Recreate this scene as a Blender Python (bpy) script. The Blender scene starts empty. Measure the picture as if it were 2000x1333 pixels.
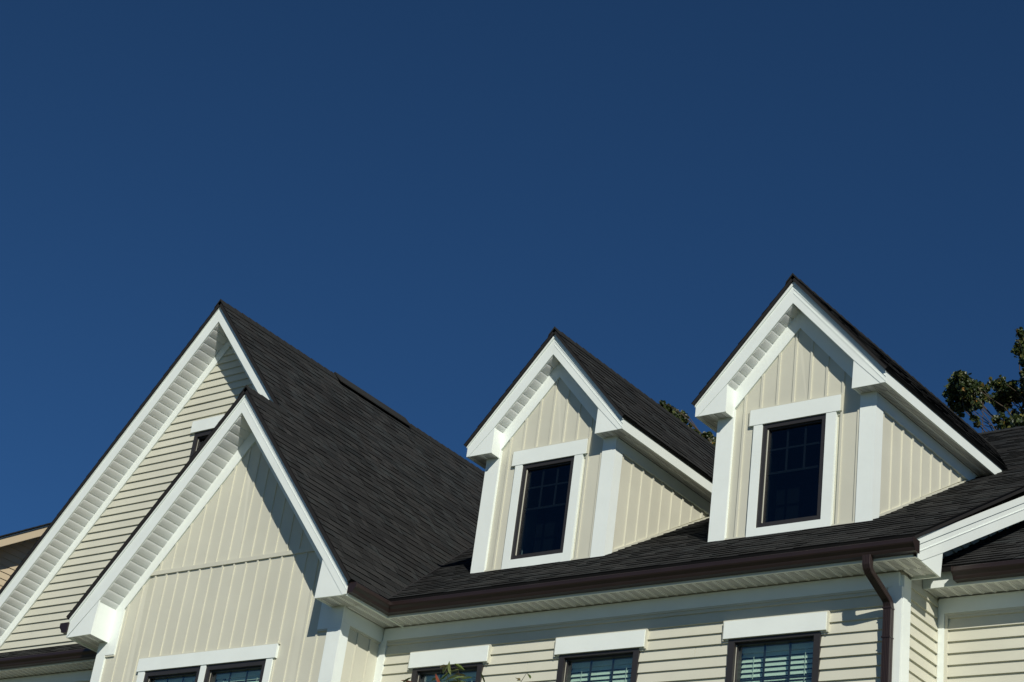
import bpy, math, random
from mathutils import Vector, Matrix
random.seed(11)
HZ = 8.45                      # main soffit above the ground (house drawing has z = 0 at that soffit)
scene = bpy.context.scene
C = scene.collection
# ------------------------------------------------------------------ camera
cam = bpy.data.cameras.new('camera'); camo = bpy.data.objects.new('camera', cam); C.objects.link(camo)
CR = Vector((0.69209, 0.69296, 0.20204)); CU = Vector((0.23166, -0.47833, 0.84708)); CF = Vector((-0.68363, 0.53944, 0.49158))
CR.normalize(); CF = (CF - CR*CF.dot(CR)).normalized(); CU = CR.cross(CF)
CP = Vector((14.0991, -14.7454, -6.8263))
FPX, PPX, PPY = 3850.58, 410.74, 397.85
M = Matrix(((CR.x, CU.x, -CF.x, CP.x), (CR.y, CU.y, -CF.y, CP.y), (CR.z, CU.z, -CF.z, CP.z + HZ), (0, 0, 0, 1)))
camo.matrix_world = M
cam.sensor_fit = 'HORIZONTAL'; cam.sensor_width = 36; cam.lens = FPX/2000*36
cam.shift_x = (1000 - PPX)/2000; cam.shift_y = -(666.5 - PPY)/2000
cam.clip_start = .1; cam.clip_end = 3000
scene.camera = camo
scene.render.resolution_x, scene.render.resolution_y = 1024, 682
# ------------------------------------------------------------------ light
SUN_AZ, SUN_EL = math.radians(133.6), math.radians(33.2)      # azimuth clockwise from +Y
w = bpy.data.worlds.new('World'); scene.world = w; w.use_nodes = True
nt = w.node_tree; bg = nt.nodes['Background']
sky = nt.nodes.new('ShaderNodeTexSky'); sky.sky_type = 'NISHITA'; sky.sun_disc = False
sky.sun_elevation = SUN_EL; sky.sun_rotation = SUN_AZ
sky.altitude = 5500; sky.air_density = 1.0; sky.dust_density = 0.0; sky.ozone_density = 10.0
tnt = nt.nodes.new('ShaderNodeVectorMath'); tnt.operation = 'MULTIPLY'; tnt.inputs[1].default_value = (.80, 1.08, 1.04)   # camera white balance
nt.links.new(sky.outputs[0], tnt.inputs[0]); nt.links.new(tnt.outputs[0], bg.inputs[0]); bg.inputs[1].default_value = 0.066
sl = bpy.data.lights.new('sun', 'SUN'); sl.energy = 4.2; sl.angle = math.radians(.53); sl.color = (1, .955, .88)
so = bpy.data.objects.new('sun', sl); C.objects.link(so)
sd = Vector((math.sin(SUN_AZ)*math.cos(SUN_EL), math.cos(SUN_AZ)*math.cos(SUN_EL), math.sin(SUN_EL)))
so.rotation_euler = (-sd).to_track_quat('-Z', 'Y').to_euler(); so.location = (30, -30, 40)
vs = scene.view_settings
vs.view_transform = 'Standard'; vs.look = 'None'; vs.exposure = 0; vs.gamma = 1; vs.use_curve_mapping = False

# ------------------------------------------------------------------ materials
def mat(name, col, rough=.5, spec=.5, var=.06, vscale=3, bump=0, bscale=60, bstretch=(1, 1, 1), tone=0, metal=0, rnd=0):
    m = bpy.data.materials.new(name); m.use_nodes = True
    n = m.node_tree.nodes; l = m.node_tree.links; p = n['Principled BSDF']
    p.inputs['Roughness'].default_value = rough; p.inputs['Specular IOR Level'].default_value = spec; p.inputs['Metallic'].default_value = metal
    tc = n.new('ShaderNodeTexCoord')
    nz = n.new('ShaderNodeTexNoise'); nz.inputs['Scale'].default_value = vscale; nz.inputs['Detail'].default_value = 5
    l.new(tc.outputs['Object'], nz.inputs['Vector'])
    mr = n.new('ShaderNodeMapRange'); mr.inputs[1].default_value = .25; mr.inputs[2].default_value = .75
    mr.inputs[3].default_value = 1 - var; mr.inputs[4].default_value = 1 + var
    l.new(nz.outputs[0], mr.inputs[0]); fac = mr.outputs[0]
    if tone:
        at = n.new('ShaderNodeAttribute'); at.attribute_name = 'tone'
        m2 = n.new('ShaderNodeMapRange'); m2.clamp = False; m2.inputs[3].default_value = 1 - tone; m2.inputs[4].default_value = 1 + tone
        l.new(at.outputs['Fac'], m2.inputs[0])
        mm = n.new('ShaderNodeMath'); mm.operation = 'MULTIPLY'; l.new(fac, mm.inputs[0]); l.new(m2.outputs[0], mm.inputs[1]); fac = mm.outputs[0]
    if rnd:
        oi = n.new('ShaderNodeObjectInfo')
        m2 = n.new('ShaderNodeMapRange'); m2.inputs[3].default_value = 1 - rnd; m2.inputs[4].default_value = 1 + rnd
        l.new(oi.outputs['Random'], m2.inputs[0])
        mm = n.new('ShaderNodeMath'); mm.operation = 'MULTIPLY'; l.new(fac, mm.inputs[0]); l.new(m2.outputs[0], mm.inputs[1]); fac = mm.outputs[0]
    mx = n.new('ShaderNodeVectorMath'); mx.operation = 'SCALE'; mx.inputs[0].default_value = col
    l.new(fac, mx.inputs['Scale']); l.new(mx.outputs[0], p.inputs['Base Color'])
    if bump:
        mp = n.new('ShaderNodeMapping'); mp.inputs['Scale'].default_value = bstretch; l.new(tc.outputs['Object'], mp.inputs[0])
        n2 = n.new('ShaderNodeTexNoise'); n2.inputs['Scale'].default_value = bscale; n2.inputs['Detail'].default_value = 4; l.new(mp.outputs[0], n2.inputs['Vector'])
        b = n.new('ShaderNodeBump'); b.inputs['Strength'].default_value = bump; b.inputs['Distance'].default_value = .01
        l.new(n2.outputs[0], b.inputs['Height']); l.new(b.outputs[0], p.inputs['Normal'])
    return m
WHITE = mat('white_trim', (.80, .858, .79), .42, .4, .04, 2.6, .08, 18)
CREAM = mat('cream_vinyl', (.60, .595, .475), .5, .35, .045, 2.5, .05, 40, (1, 1, 5), rnd=.025)
CREAMV = mat('cream_vinyl_upright', (.60, .595, .475), .5, .35, .045, 2.5, .05, 40, (5, 5, 1), rnd=.025)
TAN = mat('tan_vinyl', (.54, .45, .30), .5, .35, .03, 2.5)
BROWN = mat('brown_gutter', (.024, .0150, .0125), .38, .5, .10, 6, .03, 12)
FRAME = mat('bronze_frame', (.029, .0265, .0245), .45, .5, .08, 8)
DECK = mat('roof_edge', (.020, .019, .018), .8, .2, .1)
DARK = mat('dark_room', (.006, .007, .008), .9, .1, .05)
SLAT = mat('white_blind', (.80, .82, .74), .5, .3, .03)
BARK = mat('bark', (.07, .055, .04), .9, .2, .25, 8, .4, 30, (1, 1, .2))
GROUND = mat('ground_grass_and_gravel', (.105, .11, .07), .95, .1, .35, .25)

def shingle_mat():
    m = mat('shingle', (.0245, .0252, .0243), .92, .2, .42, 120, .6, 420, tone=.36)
    n = m.node_tree.nodes; l = m.node_tree.links; p = n['Principled BSDF']
    src = p.inputs['Base Color'].links[0].from_socket
    tc = n.new('ShaderNodeTexCoord'); g = n.new('ShaderNodeTexNoise'); g.inputs['Scale'].default_value = 1.1; g.inputs['Detail'].default_value = 3
    l.new(tc.outputs['Object'], g.inputs['Vector'])
    r = n.new('ShaderNodeMapRange'); r.inputs[1].default_value = .3; r.inputs[2].default_value = .7; r.inputs[3].default_value = .85; r.inputs[4].default_value = 1.15
    l.new(g.outputs[0], r.inputs[0])
    s = n.new('ShaderNodeVectorMath'); s.operation = 'SCALE'; l.new(src, s.inputs[0]); l.new(r.outputs[0], s.inputs['Scale'])
    g2 = n.new('ShaderNodeTexNoise'); g2.inputs['Scale'].default_value = 4.5; g2.inputs['Detail'].default_value = 2; l.new(tc.outputs['Object'], g2.inputs['Vector'])
    hue = n.new('ShaderNodeMix'); hue.data_type = 'RGBA'; hue.inputs[6].default_value = (1.05, 1.0, .95, 1); hue.inputs[7].default_value = (.94, 1.03, 1.03, 1)
    r2 = n.new('ShaderNodeMapRange'); r2.inputs[1].default_value = .35; r2.inputs[2].default_value = .65; l.new(g2.outputs[0], r2.inputs[0]); l.new(r2.outputs[0], hue.inputs[0])
    mu = n.new('ShaderNodeVectorMath'); mu.operation = 'MULTIPLY'; l.new(s.outputs[0], mu.inputs[0]); l.new(hue.outputs[2], mu.inputs[1]); l.new(mu.outputs[0], p.inputs['Base Color'])
    return m
SHING = shingle_mat()

def soffit_mat(name, ax_along, ax_across, slot=(.026, .1053), col=(.80, .82, .78), dark=.8, d0=.45, d1=.62):
    """white vented soffit with rows of small punched slots"""
    m = mat(name, col, .5, .35, .02, 3)
    n = m.node_tree.nodes; l = m.node_tree.links; p = n['Principled BSDF']
    src = p.inputs['Base Color'].links[0].from_socket
    tc = n.new('ShaderNodeTexCoord'); sp = n.new('ShaderNodeSeparateXYZ'); l.new(tc.outputs['UV'], sp.inputs[0])
    def wave(sock, period, duty):
        a = n.new('ShaderNodeMath'); a.operation = 'DIVIDE'; l.new(sock, a.inputs[0]); a.inputs[1].default_value = period
        b = n.new('ShaderNodeMath'); b.operation = 'FRACT'; l.new(a.outputs[0], b.inputs[0])
        c = n.new('ShaderNodeMath'); c.operation = 'LESS_THAN'; l.new(b.outputs[0], c.inputs[0]); c.inputs[1].default_value = duty
        return c.outputs[0]
    a = wave(sp.outputs[0], slot[0], d0); b = wave(sp.outputs[1], slot[1], d1)
    k = n.new('ShaderNodeMath'); k.operation = 'MULTIPLY'; l.new(a, k.inputs[0]); l.new(b, k.inputs[1])
    k2 = n.new('ShaderNodeMath'); k2.operation = 'MULTIPLY'; l.new(k.outputs[0], k2.inputs[0]); k2.inputs[1].default_value = dark
    mx = n.new('ShaderNodeMix'); mx.data_type = 'RGBA'
    l.new(k2.outputs[0], mx.inputs[0]); l.new(src, mx.inputs[6]); mx.inputs[7].default_value = (.10, .10, .095, 1)
    l.new(mx.outputs[2], p.inputs['Base Color'])
    return m
SOFFIT = soffit_mat('vented_soffit', 0, 1)
SOFFITP = soffit_mat('punched_soffit', 0, 1, (.0125, .0125), (.86, .88, .84), .35, .42, .5)

def glass_mat(name, tint, refl=1.0):
    m = bpy.data.materials.new(name); m.use_nodes = True
    n = m.node_tree.nodes; l = m.node_tree.links; n.remove(n['Principled BSDF']); out = n['Material Output']
    t = n.new('ShaderNodeBsdfTransparent'); t.inputs[0].default_value = (*tint, 1)
    g = n.new('ShaderNodeBsdfGlossy'); g.inputs['Roughness'].default_value = .015; g.inputs[0].default_value = (.9, .95, 1, 1)
    lw = n.new('ShaderNodeLayerWeight'); lw.inputs[0].default_value = .5
    pw = n.new('ShaderNodeMath'); pw.operation = 'POWER'; l.new(lw.outputs['Facing'], pw.inputs[0]); pw.inputs[1].default_value = 5
    f = n.new('ShaderNodeMath'); f.operation = 'MULTIPLY_ADD'; l.new(pw.outputs[0], f.inputs[0]); f.inputs[1].default_value = .9; f.inputs[2].default_value = .05
    tc = n.new('ShaderNodeTexCoord'); nz = n.new('ShaderNodeTexNoise'); nz.inputs['Scale'].default_value = 2.2; l.new(tc.outputs['Object'], nz.inputs['Vector'])
    b = n.new('ShaderNodeBump'); b.inputs['Strength'].default_value = .05; b.inputs['Distance'].default_value = .02; l.new(nz.outputs[0], b.inputs['Height']); l.new(b.outputs[0], g.inputs['Normal'])
    k = n.new('ShaderNodeMath'); k.operation = 'MULTIPLY'; k.inputs[1].default_value = refl; l.new(f.outputs[0], k.inputs[0])
    x = n.new('ShaderNodeMixShader'); l.new(k.outputs[0], x.inputs[0]); l.new(t.outputs[0], x.inputs[1]); l.new(g.outputs[0], x.inputs[2]); l.new(x.outputs[0], out.inputs[0])
    return m
GLASS = glass_mat('tinted_glass', (.86, .94, .90), 1.9)
GLASSD = glass_mat('dark_glass', (.62, .70, .74), .7)

def leaf_mat(name, cols):
    m = bpy.data.materials.new(name); m.use_nodes = True
    n = m.node_tree.nodes; l = m.node_tree.links; p = n['Principled BSDF']
    at = n.new('ShaderNodeAttribute'); at.attribute_name = 'tone'
    cr = n.new('ShaderNodeValToRGB'); e = cr.color_ramp
    while len(e.elements) < len(cols): e.elements.new(.5)
    for el, (pos, c) in zip(e.elements, cols): el.position = pos; el.color = (*c, 1)
    l.new(at.outputs['Fac'], cr.inputs[0]); l.new(cr.outputs[0], p.inputs['Base Color'])
    p.inputs['Roughness'].default_value = .45
    tr = n.new('ShaderNodeBsdfTranslucent'); l.new(cr.outputs[0], tr.inputs[0])
    ms = n.new('ShaderNodeMixShader'); ms.inputs[0].default_value = .25
    l.new(p.outputs[0], ms.inputs[1]); l.new(tr.outputs[0], ms.inputs[2]); l.new(ms.outputs[0], n['Material Output'].inputs[0])
    return m
LEAF = leaf_mat('tree_leaf', [(0, (.012, .026, .008)), (.5, (.036, .058, .014)), (.8, (.085, .105, .026)), (.94, (.17, .15, .03)), (1, (.30, .15, .03))])
LEAF2 = leaf_mat('sprig_leaf', [(0, (.07, .11, .02)), (.6, (.13, .18, .04)), (.85, (.16, .17, .05)), (1, (.32, .08, .04))])

# ------------------------------------------------------------------ mesh helpers
class MB:
    def __init__(s): s.v = []; s.f = []; s.t = []; s.uv = {}
    def prism(s, A, B, tone=.5, edge=None):
        n = len(A); b = len(s.v); s.v += [tuple(p) for p in A] + [tuple(p) for p in B]
        k = len(s.f)
        s.f.append(tuple(range(b, b+n))); s.f.append(tuple(reversed(range(b+n, b+2*n))))
        for i in range(n):
            j = (i+1) % n; s.f.append((b+i, b+n+i, b+n+j, b+j))
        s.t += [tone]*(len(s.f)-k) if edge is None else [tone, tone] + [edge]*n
        return s
    def box(s, x0, x1, y0, y1, z0, z1, tone=.5):
        return s.prism([(x0, y0, z0), (x1, y0, z0), (x1, y0, z1), (x0, y0, z1)], [(x0, y1, z0), (x1, y1, z0), (x1, y1, z1), (x0, y1, z1)], tone)
    def slab(s, mp, poly, h1, h0=0, tone=.5):
        """poly in wall coords (a, z), counter-clockwise seen from outside; h = distance out of the wall"""
        A = [mp(a, z, h1(a, z) if callable(h1) else h1) for a, z in poly]
        return s.prism(A, [mp(a, z, h0) for a, z in poly], tone)
    def face(s, pts, tone=.5):
        b = len(s.v); s.v += [tuple(p) for p in pts]; s.f.append(tuple(range(b, b+len(pts)))); s.t.append(tone); return s
    def mesh(s, name, tone=False, smooth=False):
        me = bpy.data.meshes.new(name); me.from_pydata(s.v, [], s.f)
        if tone:
            a = me.attributes.new('tone', 'FLOAT', 'FACE'); a.data.foreach_set('value', s.t)
        if smooth: me.polygons.foreach_set('use_smooth', [True]*len(me.polygons))
        me.update(); return me
def link(name, me, m, parent=None, loc=None, kind=None):
    o = bpy.data.objects.new(name, me); C.objects.link(o)
    if m and me and not me.materials: me.materials.append(m)
    if parent:
        o.parent = parent
        if loc is None: loc = (0, 0, HZ) if parent.parent is None else (0, 0, 0)
    if loc is not None: o.location = loc
    if kind: o['kind'] = kind
    return o
def part(name, mb, m, parent, kind=None, tone=False, smooth=False): return link(name, mb.mesh(name, tone, smooth), m, parent, None, kind)
def tag(o, label, cat, group=None):
    o['label'] = label; o['category'] = cat
    if group: o['group'] = group
def F(y0): return lambda a, z, h: (a, y0 - h, z)           # wall facing the street
def S(x0): return lambda a, z, h: (x0 + h, a, z)           # wall facing +x
def SL(x0): return lambda a, z, h: (x0 - h, -a, z)         # wall facing -x, a = -y
def rect(a0, a1, z0, z1): return [(a0, z0), (a1, z0), (a1, z1), (a0, z1)]
def clip(poly, hps):
    for nx, nz, c in hps:
        out = []
        for i in range(len(poly)):
            p, q = poly[i], poly[(i+1) % len(poly)]
            dp, dq = nx*p[0]+nz*p[1]-c, nx*q[0]+nz*q[1]-c
            if dp <= 0: out.append(p)
            if (dp < 0 < dq) or (dq < 0 < dp):
                t = dp/(dp-dq); out.append((p[0]+t*(q[0]-p[0]), p[1]+t*(q[1]-p[1])))
        poly = out
        if len(poly) < 3: return []
    return poly
def area(p): return abs(sum(p[i][0]*p[(i+1) % len(p)][1]-p[(i+1) % len(p)][0]*p[i][1] for i in range(len(p))))/2
def under(ax, az, sl): return (-sl, 1, az - sl*ax)         # keep z <= az + sl*(a-ax)
def over(ax, az, sl): return (sl, -1, -(az - sl*ax))
EXPO = .1053
def siding(parent, mp, a0, a1, z0, z1, zref, hps=(), holes=(), m=None, lip=.0215, name='siding_board'):
    k = math.floor((z0 - zref)/EXPO); z = zref + k*EXPO
    while z < z1 - .004:
        segs = [(a0, a1)]
        for h0, h1, hz0, hz1 in holes:
            if z < hz1 - .01 and z + EXPO > hz0 + .01:
                ns = []
                for s0, s1 in segs:
                    if h0 > s0: ns.append((s0, min(s1, h0)))
                    if h1 < s1: ns.append((max(s0, h1), s1))
                segs = [q for q in ns if q[1]-q[0] > .01]
        sg2 = []
        for s0, s1 in segs:       # boards come in lengths: a butt joint here and there
            if s1 - s0 > 1.7 or (s1 - s0 > .9 and random.random() < .3):
                j = random.uniform(s0 + .3, s1 - .3); sg2 += [(s0, j - .0015), (j + .0015, s1)]
            else: sg2.append((s0, s1))
        for s0, s1 in sg2:
            lp = lip + random.uniform(-.0015, .0015)
            pl = clip(rect(s0, s1, max(z, z0), min(z + EXPO, z1)), hps)
            if len(pl) > 2 and area(pl) > 1e-4:
                zz = z
                part(name, MB().slab(mp, pl, lambda a, q: lp - (lp-.003)*(q-zz)/EXPO), m or CREAM, parent)
        z += EXPO
def board(parent, mp, poly, h, m=WHITE, name='trim_board', h0=0): return part(name, MB().slab(mp, poly, h, h0), m, parent)
def battens(parent, mp, a0, a1, z0f, z1, ref, sp, hps=(), m=None):
    """upright panels with a raised batten at each joint; z0f(a0,a1) is the panel foot"""
    k = math.floor((a0-ref)/sp)
    while ref + k*sp < a1:
        x = ref + k*sp; k += 1
        pl = clip(rect(max(a0, x), min(a1, x+sp), z0f(x, x+sp), z1), hps) if min(a1, x+sp) - max(a0, x) > .005 else []
        xx = x
        if len(pl) > 2 and area(pl) > 2e-4: part('wall_panel', MB().slab(mp, pl, lambda a, z: .004+.005*math.cos((a-xx)/sp*2*math.pi)), m or CREAMV, parent)
        if a0 + .012 < x < a1 - .012:
            pl = clip(rect(x-.012, x+.012, z0f(x-.01, x+.01), z1), hps)
            if len(pl) > 2 and area(pl) > 1e-4:
                q = MB().slab(mp, pl, .021); part('batten', q, m or CREAMV, parent)

# --------------------------- shingled roofs
WID = [.10, .13, .17, .21, .25]
CACHE = {}
def tabmesh(iw, th, tn, expo):
    key = (iw, th, tn, expo)
    if key not in CACHE:
        wd = WID[iw] - .004; mb = MB(); h = .0105 if th else .0055
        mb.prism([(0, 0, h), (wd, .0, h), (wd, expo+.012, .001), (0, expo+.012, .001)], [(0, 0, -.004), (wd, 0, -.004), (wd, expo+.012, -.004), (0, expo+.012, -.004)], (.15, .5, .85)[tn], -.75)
        CACHE[key] = mb.mesh('shingle', True)
    return CACHE[key]
def project(p):
    d = Vector(p) - CP; zc = d.dot(CF)
    return PPX + FPX*d.dot(CR)/zc, PPY - FPX*d.dot(CU)/zc, zc
def shingles(parent, O, V, N, polys, nsep, sepok, expo=.128):
    O = Vector(O); V = Vector(V).normalized(); N = Vector(N).normalized(); U = V.cross(N)
    def P(u, v, h): return O + U*u + V*v + N*h
    us = [p[0] for q in polys for p in q]; vs_ = [p[1] for q in polys for p in q]
    cand = []; rest = MB()
    v = min(vs_)
    while v < max(vs_):
        u = min(us) - random.random()*.3; row = random.random()
        while u < max(us):
            iw = random.randrange(5); wd = WID[iw]; th = random.random() < .5; tn = random.randrange(3)
            full = rect(u, u+wd-.004, v, v+expo)
            for q in polys:
                hps = []
                for i in range(len(q)):
                    (x0, y0), (x1, y1) = q[i], q[(i+1) % len(q)]
                    nx, ny = (y1-y0), -(x1-x0); hps.append((nx, ny, nx*x0+ny*y0))
                pl = clip(full, hps)
                if len(pl) < 3 or area(pl) < 1e-5: continue
                whole = abs(area(pl) - (wd-.004)*expo) < 1e-6
                mid = P(u+wd/2, v+expo/2, 0); px, py, zc = project(mid)
                if whole and sepok(mid) and 0 < px < 2000 and 0 < py < 1333:
                    view = abs((mid - CP).normalized().dot(N)); cand.append((view*wd/zc**2, u, v, iw, th, tn))
                else:
                    h = .0105 if th else .0055; v0 = v
                    hf = lambda b: h + (.001-h)*(b-v0)/(expo+.012)
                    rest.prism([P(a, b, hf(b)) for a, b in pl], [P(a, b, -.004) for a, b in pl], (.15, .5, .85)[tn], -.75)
            u += wd
        v += expo
    cand.sort(reverse=True)
    R3 = Matrix((U, V, N)).transposed().to_4x4()
    for i, (_, u, v, iw, th, tn) in enumerate(cand):
        if i < nsep:
            o = link('shingle', tabmesh(iw, th, tn, expo), SHING, parent)
            o.matrix_basis = Matrix.Translation(P(u, v, 0)) @ R3
        else:
            h = .0105 if th else .0055; wd = WID[iw]-.004
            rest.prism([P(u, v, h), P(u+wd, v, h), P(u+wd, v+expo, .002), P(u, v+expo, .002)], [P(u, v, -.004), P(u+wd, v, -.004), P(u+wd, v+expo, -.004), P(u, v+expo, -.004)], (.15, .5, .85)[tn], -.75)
    part('shingle_field', rest, SHING, parent, 'stuff', True)
def ridge_caps(parent, x, z, y0, y1, sl, wid=.13, step=.135):
    c = math.cos(math.atan(sl)); dx, dz = wid*c, wid*c*sl; mb = MB()
    lo, hi = .004, .014
    A = [(-dx, 0, -dz+hi), (dx, 0, -dz+hi), (0, 0, hi+.006)]
    L = step+.03
    mb.prism([(-dx, 0, -dz-.002), (0, 0, -.002), (0, 0, hi+.008), (-dx, 0, -dz+hi)], [(-dx, L, -dz-.002), (0, L, -.002), (0, L, lo+.006), (-dx, L, -dz+lo)], .4)
    mb.prism([(0, 0, -.002), (dx, 0, -dz-.002), (dx, 0, -dz+hi), (0, 0, hi+.008)], [(0, L, -.002), (dx, L, -dz-.002), (dx, L, -dz+lo), (0, L, lo+.006)], .4)
    me = mb.mesh('ridge_cap', True)
    y = y0
    while y < y1:
        link('ridge_cap', me, SHING, parent, (x + random.uniform(-.002, .002), y, z)); y += step

def soffit_strip(parent, pts, d0, d1, m, name='soffit_panel'):
    """pts: cross-section polygon (3D) at one end, offset by vector d1-d0 at the other; uv in metres"""
    pass

def rake_soffit(parent, x0, z0, x1, z1, yf, yb, strip=.107, single=False):
    """panels under a sloping verge, running from the fascia back to the wall"""
    L = math.hypot(x1-x0, z1-z0); tx, tz = (x1-x0)/L, (z1-z0)/L; nx, nz = (tz, -tx) if tx > 0 else (-tz, tx)   # n points down/out
    def P(s, n): return (x0+tx*s+nx*n, z0+tz*s+nz*n)
    k = 0; s = 0
    while s < L - .01:
        w_ = min(strip, L-s)
        prof = [(0, 0), (.012, .0008), (.035, .0022), (.060, .0024), (.080, .0014), (.091, -.0012), (.096, -.007), (.100, -.008), (w_, 0)] if w_ > .1 else [(0, 0), (w_*.5, .003), (w_, 0)]
        bot = [P(s+a, b) for a, b in prof]; top = [P(s+w_, -.02), P(s, -.02)]
        poly = bot + top
        if area2(poly) < 0: poly.reverse(); rev = True
        else: rev = False
        mb = MB().prism([(a, yf, b) for a, b in poly], [(a, yb, b) for a, b in poly])
        me = mb.mesh('soffit_panel'); uvs(me, lambda co: (co[1], (co[0]-x0)*tx+(co[2]-z0)*tz))
        link('soffit_panel', me, SOFFITP, parent); s += strip
def area2(p): return sum(p[i][0]*p[(i+1) % len(p)][1]-p[(i+1) % len(p)][0]*p[i][1] for i in range(len(p)))/2
def uvs(me, fn):
    uv = me.uv_layers.new(name='UVMap')
    for lp in me.loops: uv.data[lp.index].uv = fn(me.vertices[lp.vertex_index].co)
def flat_soffit_x(parent, x0, x1, yf, yb, z, strip=.1053):
    """level soffit whose panels run from fascia to wall (y direction)"""
    x = x0
    while x < x1 - .01:
        w_ = min(strip, x1-x); mb = MB()
        pr = [(0, -.006), (.010, -.006), (.014, 0), (w_, 0), (w_, .015), (0, .015)]
        mb.prism([(x+a, yf, z+b) for a, b in pr], [(x+a, yb, z+b) for a, b in pr])
        me = mb.mesh('soffit_panel'); xx = x; uvs(me, lambda co: (co[1], co[0]-xx-.022))
        link('soffit_panel', me, SOFFIT, parent); x += strip
def flat_soffit_y(parent, x0, x1, yf, yb, z, n=3):
    """level soffit whose panels run along y"""
    st = (x1-x0)/n
    for i in range(n):
        x = x0 + i*st; mb = MB(); pr = [(0, -.006), (.010, -.006), (.014, 0), (st, 0), (st, .015), (0, .015)]
        mb.prism([(x+a, yf, z+b) for a, b in pr], [(x+a, yb, z+b) for a, b in pr])
        me = mb.mesh('soffit_panel'); xx = x; uvs(me, lambda co: (co[1], (co[0]-xx-.015)*.1053/st))
        link('soffit_panel', me, SOFFIT, parent)
GUT = [(0, .012), (.070, .012), (.078, .030), (.082, .042), (.104, .066), (.110, .078), (.110, .112), (.104, .118), (.098, .112), (.098, .082), (.070, .040), (.062, .020), (.008, .020), (.008, .120), (0, .120)]
def gutter(parent, mp0, mp1, name='gutter'):
    """mp(t, z) -> 3D at each end"""
    mb = MB().prism([mp0(t, z) for t, z in GUT], [mp1(t, z) for t, z in GUT])
    return part(name, mb, BROWN, parent)
def endcap(parent, pts, th): part('gutter_end_cap', MB().prism(pts, [(p[0]+th[0], p[1]+th[1], p[2]+th[2]) for p in pts]), BROWN, parent)
CAPP = [(0, .010), (.072, .010), (.084, .040), (.106, .064), (.113, .078), (.113, .120), (0, .122)]

# --------------------------- windows
def window(parent, mp, a0, a1, z0, z1, fw, rows, rail, blinds=False, dep=.02, glass=None, zin=-.035, bothw=.016):
    """mitred frame mesh (the part) with panes, muntins and blind slats below it; rows = muntin heights, mp = wall map"""
    mb = MB(); o = rect(a0, a1, z0, z1); i = rect(a0+fw, a1-fw, z0+fw, z1-fw)
    for k in range(4):
        j = (k+1) % 4; mb.slab(mp, [o[k], o[j], i[j], i[k]], lambda a, z: dep, zin-.05)
    fr = part('window', mb, FRAME, parent)
    s = fw + .016; q = rect(a0+s, a1-s, z0+s, z1-s); ii = rect(a0+fw, a1-fw, z0+fw, z1-fw); mb = MB()
    for k in range(4):
        j = (k+1) % 4; mb.slab(mp, [ii[k], ii[j], q[j], q[k]], zin+.028, zin-.05)
    part('sash', mb, FRAME, fr)
    part('jamb_liner', MB().slab(mp, rect(a0+fw+.001, a0+fw+.006, z0+fw+.012, z1-fw-.012), zin+.030, zin-.04), CREAMV, fr)
    G = rect(a0+s, a1-s, z0+s, z1-s)
    part('pane', MB().slab(mp, rect(a0+s, a1-s, rail, z1-s), zin, zin-.004), glass, fr)
    part('pane', MB().slab(mp, rect(a0+s, a1-s, z0+s, rail), zin-.012, zin-.016), glass, fr)
    W_ = a1-a0-2*s
    for t in (1/3, 2/3): part('muntin', MB().slab(mp, rect(a0+s+W_*t-bothw/2, a0+s+W_*t+bothw/2, rail, z1-s), zin-.0055, zin-.016), FRAME, fr)
    for z in rows: part('muntin', MB().slab(mp, rect(a0+s, a1-s, z-bothw/2, z+bothw/2), zin-.0050, zin-.0165), FRAME, fr)
    part('meeting_rail', MB().slab(mp, rect(a0+s, a1-s, rail-.016, rail+.016), zin+.018, zin-.03), FRAME, fr)
    # the room behind
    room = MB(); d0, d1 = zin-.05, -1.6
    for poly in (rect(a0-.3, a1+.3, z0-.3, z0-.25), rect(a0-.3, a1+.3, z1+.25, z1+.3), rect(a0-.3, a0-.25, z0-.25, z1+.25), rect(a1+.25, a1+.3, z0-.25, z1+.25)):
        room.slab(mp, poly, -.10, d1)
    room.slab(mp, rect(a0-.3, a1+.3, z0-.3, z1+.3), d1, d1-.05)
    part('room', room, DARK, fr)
    if blinds:
        part('blind_headrail', MB().slab(mp, rect(a0+.07, a1-.07, z1-.125, z1-.075), -.085, -.14), SLAT, fr)
        z = z1-.15; me = None
        while z > z0 + .08:
            mb = MB(); aa, ab = a0+.075, a1-.075
            mb.prism([mp(aa, -.020, -.088), mp(ab, -.020, -.088), mp(ab, -.017, -.087), mp(aa, -.017, -.087)], [mp(aa, .019, -.108), mp(ab, .019, -.108), mp(ab, .022, -.107), mp(aa, .022, -.107)])
            if me is None: me = mb.mesh('blind_slat')
            link('blind_slat', me, SLAT, fr, (0, 0, z)); z -= .0465
        for t in (.22, .78): part('blind_cord', MB().slab(mp, rect(a0+(a1-a0)*t-.002, a0+(a1-a0)*t+.002, z0+.08, z1-.12), -.080, -.084), SLAT, fr)
    return fr

# ================================================================== setting
g = MB(); g.face([(-600, -600, 0), (600, -600, 0), (600, 600, 0), (-600, 600, 0)])
go = link('ground', g.mesh('ground'), GROUND, None, None, 'structure')

# ================================================================== the house
house = bpy.data.objects.new('house', None); C.objects.link(house)
tag(house, 'cream sided house with two steep gables, two dormers, dark shingle roof and brown gutters', 'house')
GSL, MSL = 1.167, .66
A1, FY1 = -.634, -.948            # front gable: wall plane, fascia plane
FY2 = -.323                       # big gable fascia plane (its wall is y = 0)
XR, L = 6.19, 5.905               # main roof verge, wall corner
FE = -.287                        # main eave fascia plane
YR = .643                         # setback wall
ZL = -.085                        # left eave level
def zmain(y): return .150 + MSL*(y+.395)
def zG(x): return .575 - GSL*x
GX1, GZ1 = -1.887, 2.777          # front gable ridge (shingle top)
GX2, GZ2 = -3.465, 4.62
LSL1, LSL2 = 1.135, 1.172

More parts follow.
